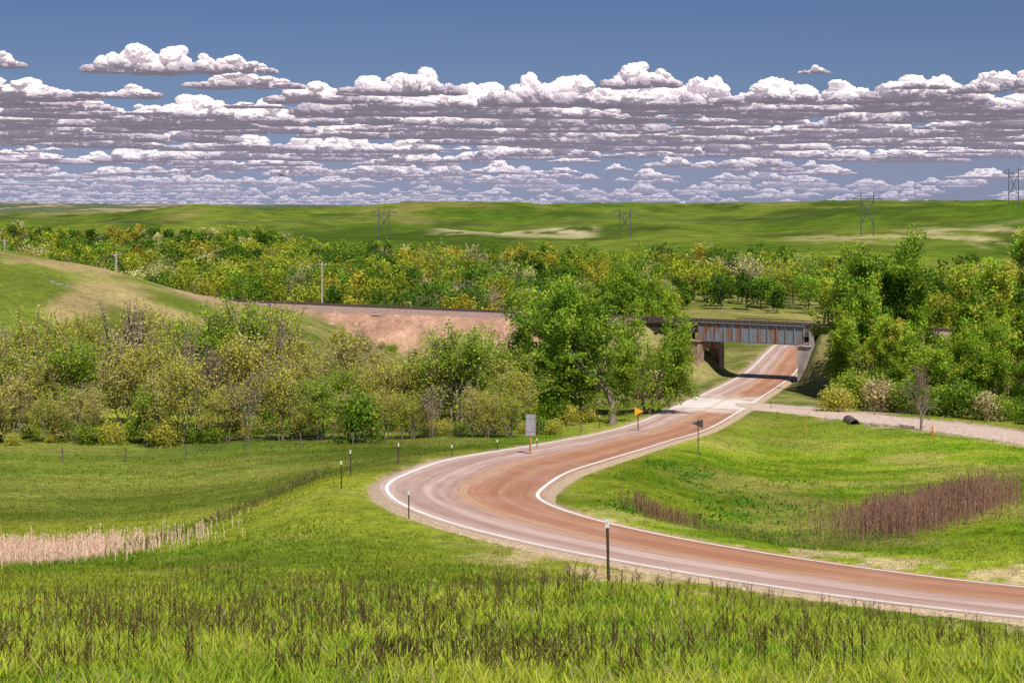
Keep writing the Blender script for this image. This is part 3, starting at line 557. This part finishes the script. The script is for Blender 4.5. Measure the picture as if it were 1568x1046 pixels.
for b,Y,zt in((-60,1400,2),(588,1150,1),(957,1120,1),(1328,1005,10),(1552,1300,32),(1850,1500,34)):
    x,y,z=g1(b,Y); mb=MB(); u=(1,-.15); H=zt-z
    if H<18: H=22
    zt=z+H; s=3.6
    for q in(-s,s): mb.cyl((x+q,y-q*.15,z-.5),(x+q,y-q*.15,zt),.36,.26,6)
    za=zt-H*.13; mb.box((x,y,za),(18,.35,.45),u); mb.box((x,y,za-.9),(7.2,.2,.3),u)
    zl=zt-H*.72; mb.cyl((x-s,y+s*.15,za-1),(x+s,y-s*.15,zl),.3,.3,5); mb.cyl((x+s,y-s*.15,za-1),(x-s,y+s*.15,zl),.3,.3,5)
    for q in(-7.8,7.8): mb.cyl((x+q,y-q*.15,za),(x+q*.46,y-q*.07,zt-.5),.14,.14,4)
    for q in(-8.4,0,8.4): mb.cyl((x+q,y-q*.15,za-1.8),(x+q,y-q*.15,za),.16,.16,5)
    mb.done('transmission_pylon',['pylon']); tops.append((x,y,za-1.8))
mb=MB()
for (x0,y0,z0),(x1,y1,z1) in zip(tops[:-1],tops[1:]):
    for q in(-8.4,0,8.4):
        pr=None
        for k in range(17):
            f=k/16; p=(x0+(x1-x0)*f+q,y0+(y1-y0)*f-q*.15,z0+(z1-z0)*f-4*7*f*(1-f))
            if pr: mb.cyl(pr,p,.07,.07,3)
            pr=p
mb.done('power_lines',['wire'])
mb=MB(); rr=[(-.22,.01),(-.14,.045),(-.02,.06),(.1,.045),(.16,.035),(.2,.03),(.25,.005)]
for (a,r),(a2,r2) in zip(rr[:-1],rr[1:]): mb.cyl((a,0,0),(a2,0,0),r,r2,8)
for s in(-1,1):
    mb.plate([(.08,s*.03,.02),(.1,s*.25,.14),(.02,s*.52,.1),(-.06,s*.28,.12),(-.08,s*.03,.02)],(0,0,1),.012)
mb.plate([(-.18,.02,0),(-.34,.07,0),(-.34,-.07,0),(-.18,-.02,0)],(0,0,1),.01)
o=mb.done('flying_bird',['bird']); o.location=(bx(430)*200,200,(HZ-269)/F*200); o.rotation_euler=(.5,-.5,.9)
# ---------------------------------------------------------------- clouds : real cumulus geometry at 1200 m
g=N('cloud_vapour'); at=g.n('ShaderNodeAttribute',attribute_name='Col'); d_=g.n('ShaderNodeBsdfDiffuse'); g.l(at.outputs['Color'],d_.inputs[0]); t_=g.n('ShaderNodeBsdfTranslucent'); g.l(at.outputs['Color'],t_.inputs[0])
mx=g.n('ShaderNodeMixShader'); mx.inputs[0].default_value=.3; g.l(d_.outputs[0],mx.inputs[1]); g.l(t_.outputs[0],mx.inputs[2])
em_=g.n('ShaderNodeEmission'); em_.inputs[0].default_value=(.68,.61,.72,1); em_.inputs[1].default_value=.24  # glow added to the clouds, stands in for light scattered inside them
as_=g.n('ShaderNodeAddShader'); g.l(mx.outputs[0],as_.inputs[0]); g.l(em_.outputs[0],as_.inputs[1])
hz_=g.n('ShaderNodeEmission'); hz_.inputs[0].default_value=(.38,.38,.54,1); hz_.inputs[1].default_value=1.  # painted aerial haze: flat glow blended over clouds, stronger with distance
ps=g.n('ShaderNodeNewGeometry'); s3=g.n('ShaderNodeSeparateXYZ'); g.l(ps.outputs['Position'],s3.inputs[0])
mh=g.n('ShaderNodeMixShader'); g.l(mrange(g,s3.outputs[1],16000,90000,.02,.62),mh.inputs[0]); g.l(as_.outputs[0],mh.inputs[1]); g.l(hz_.outputs[0],mh.inputs[2]); g.l(mh.outputs[0],g.out.inputs[0]); g.m.cycles.emission_sampling='NONE'
cmat=g.m
bm=bmesh.new(); bmesh.ops.create_icosphere(bm,subdivisions=4,radius=1.); IV=np.array([v.co for v in bm.verts]); IF=np.array([[v.index for v in f.verts] for f in bm.faces]); bm.free()
ccol=bpy.data.collections.new('cloud_shapes')
def cloud(i):
    rng=np.random.default_rng(300+i); Vs=[];Fs=[];k=0; npf=56
    hs=rng.uniform(-.34,.34,3); ha=rng.uniform(.4,1.1,3)
    for j in range(npf):
        cx=rng.uniform(-.44,.44); cy=rng.normal()*.13
        env=np.clip(1-(cx/.5)**2,0,1)**.7*(.3+.8*np.max(ha*np.exp(-((cx-hs)/.13)**2)))
        fz=rng.random(); cz=env*.23*fz; r=rng.uniform(.05,.10)*(1.2-.55*fz)*(.55+.45*env)
        v=IV*mk([1.35,1.15,.88])*r; p=v+mk([cx,cy,cz])
        def nz(f,s): return .5*(fbm(p[:,0]*f+p[:,2]*f*.7,p[:,1]*f-p[:,2]*f*.8,s+i,3)+fbm(p[:,2]*f*1.1-p[:,1]*f*.4,p[:,0]*f+p[:,1]*f*.9,s+5+i,3))
        b1=1-np.abs(2*nz(14,3)-1)*1.6; b2=nz(36,9)-.5; b3=nz(95,15)-.5
        p=mk([cx,cy,cz])+v*(.78+.30*b1+.75*b2+.75*b3)[:,None]
        p[:,2]=np.where(p[:,2]<0,p[:,2]*.12,p[:,2]); Vs.append(p);Fs.append(IF+k);k+=len(p)
    V=np.vstack(Vs); t=sst(0.,.13,V[:,2]+.12*(fbm(V[:,0]*9,V[:,1]*9,i)-.5)); C=lerp(mk([.36,.31,.37]),mk([.95,.90,.87]),t)  # base shade painted into cloud colour: dark lavender below, near white on top
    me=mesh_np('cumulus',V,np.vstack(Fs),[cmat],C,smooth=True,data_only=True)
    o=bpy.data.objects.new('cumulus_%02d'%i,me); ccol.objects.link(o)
NC=9
for i in range(NC): cloud(i)
pos=[];scl=[];rot=[];idx=[]
rc=np.random.default_rng(78)
def addc(b,yb,wpx,hf=1.,h=1200.):
    Y=h*F/(HZ-yb); S=wpx/F*Y; pos.append((bx(b)*Y,Y,h)); scl.append((S,S,S*hf)); rot.append((0,0,rc.choice([0,math.pi])+rc.uniform(-.35,.35))); idx.append(int(rc.integers(0,NC)))
for b,yb,wp,hf in ((200,112,150,1.2),(275,112,140,1.2),(365,112,120,.9),(380,136,180,.6),(5,104,80,1.2),(1247,113,50,1.1),(590,146,150,.9),(655,145,120,1.5),(800,160,140,1.5),(880,163,170,1.1),(980,134,130,1.2),(1000,166,190,1.1),(1075,163,150,1.2),(60,154,190,.8),(180,150,140,.6),(500,158,180,.8),(1160,158,150,.8),(1280,158,170,.8),(1400,155,190,.9),(1520,142,130,1.),(1600,135,140,1.2),(-80,140,160,1),(1410,136,90,.7)): addc(b,yb,wp,hf)
yb=166.
while yb<314:
    w0=np.interp(yb,[160,200,240,280,312],[180,140,100,60,28]); b=-420+rc.uniform(0,60)
    while b<1990:
        wp=w0*rc.uniform(.35,1.6); nn0=float(fbm(np.array([b/150.]),np.array([yb/13.]),8)[0]); nn1=float(fbm(np.array([b/120.]),np.array([yb/9.]),18,2)[0])
        cov=(.86 if yb<245 else (.70 if b<850 else .36))*(1.4 if nn0>.46 else .6)
        if rc.random()<cov: addc(b,min(314,yb+(nn1-.5)*20*min(1,(318-yb)/80)+rc.uniform(-4,4)*min(1,(316-yb)/40)),wp,rc.uniform(.35,1.0)*(1 if yb<250 else 1.2),1200*rc.uniform(.985,1.015))
        b+=wp*.72
    yb+=np.interp(yb,[160,250,310],[9.0,7.5,4.5])
me=bpy.data.meshes.new('clouds'); me.from_pydata(pos,[],[])
for nm,ty,dat in(('cscale','FLOAT_VECTOR',scl),('crot','FLOAT_VECTOR',rot)):
    a=me.attributes.new(nm,ty,'POINT'); a.data.foreach_set('vector',np.asarray(dat,np.float32).ravel())
a=me.attributes.new('cidx','INT','POINT'); a.data.foreach_set('value',np.asarray(idx,np.int32))
clouds=link(bpy.data.objects.new('clouds',me))
gt=bpy.data.node_groups.new('cloud_scatter','GeometryNodeTree'); gt.interface.new_socket('Geometry',in_out='INPUT',socket_type='NodeSocketGeometry'); gt.interface.new_socket('Geometry',in_out='OUTPUT',socket_type='NodeSocketGeometry')
gi=gt.nodes.new('NodeGroupInput'); go=gt.nodes.new('NodeGroupOutput'); ip=gt.nodes.new('GeometryNodeInstanceOnPoints'); ci=gt.nodes.new('GeometryNodeCollectionInfo'); ci.inputs['Collection'].default_value=ccol; ci.inputs['Separate Children'].default_value=True; ci.inputs['Reset Children'].default_value=True
def na(nm,ty):
    q=gt.nodes.new('GeometryNodeInputNamedAttribute'); q.data_type=ty; q.inputs['Name'].default_value=nm; return q.outputs[0]
gt.links.new(gi.outputs[0],ip.inputs['Points']); gt.links.new(ci.outputs[0],ip.inputs['Instance']); ip.inputs['Pick Instance'].default_value=True
gt.links.new(na('cidx','INT'),ip.inputs['Instance Index']); gt.links.new(na('crot','FLOAT_VECTOR'),ip.inputs['Rotation']); gt.links.new(na('cscale','FLOAT_VECTOR'),ip.inputs['Scale']); gt.links.new(ip.outputs[0],go.inputs[0])
md=clouds.modifiers.new('scatter','NODES'); md.node_group=gt
# ---------------------------------------------------------------- sun, world
SD=Vector((.22,-.54,.82)).normalized()
sl=bpy.data.lights.new('sun','SUN'); sl.energy=5.; sl.angle=math.radians(.5); sl.color=(1,.93,.82); so=link(bpy.data.objects.new('sun',sl)); so.rotation_euler=SD.to_track_quat('Z','Y').to_euler()
w=bpy.data.worlds.new('World'); bpy.context.scene.world=w; w.use_nodes=True; nt=w.node_tree; nt.nodes.clear()
class WN(N):
    def __init__(s): s.t=nt
g=WN(); out=g.n('ShaderNodeOutputWorld'); bg=g.n('ShaderNodeBackground'); bg.inputs[1].default_value=.085; g.l(bg.outputs[0],out.inputs[0])
sky=g.n('ShaderNodeTexSky'); sky.sky_type='NISHITA'; sky.sun_disc=False; sky.sun_elevation=math.asin(SD.z); sky.sun_rotation=math.atan2(SD.x,SD.y); sky.air_density=1.; sky.dust_density=.2; sky.ozone_density=2.
tc=g.n('ShaderNodeTexCoord'); sp=g.n('ShaderNodeSeparateXYZ'); g.l(tc.outputs['Generated'],sp.inputs[0])
cr=g.n('ShaderNodeValToRGB'); g.l(mrange(g,sp.outputs[2],0,.5),cr.inputs[0]); e=cr.color_ramp
e.elements[0].color=(.38,.46,.92,1); e.elements[1].color=(.85,.80,.80,1)
for p_,c_ in((.05,(.38,.42,.78)),(.14,(.36,.42,.66)),(.26,(.33,.39,.62))):
    q=e.elements.new(p_); q.color=(*c_,1)
g.l(mixc(g,1.,sky.outputs[0],cr.outputs[0],'MULTIPLY'),bg.inputs[0])
# ---------------------------------------------------------------- camera
cam=bpy.data.cameras.new('camera'); cam.lens=60; cam.sensor_width=36; cam.shift_y=-(523-HZ)/1568; cam.clip_end=400000; cam.clip_start=.1
co=link(bpy.data.objects.new('camera',cam)); co.location=(0,0,0); co.rotation_euler=(math.radians(90),0,0)
sc_=bpy.context.scene; sc_.camera=co; sc_.view_settings.view_transform='Standard'; sc_.view_settings.look='None'; sc_.view_settings.exposure=0
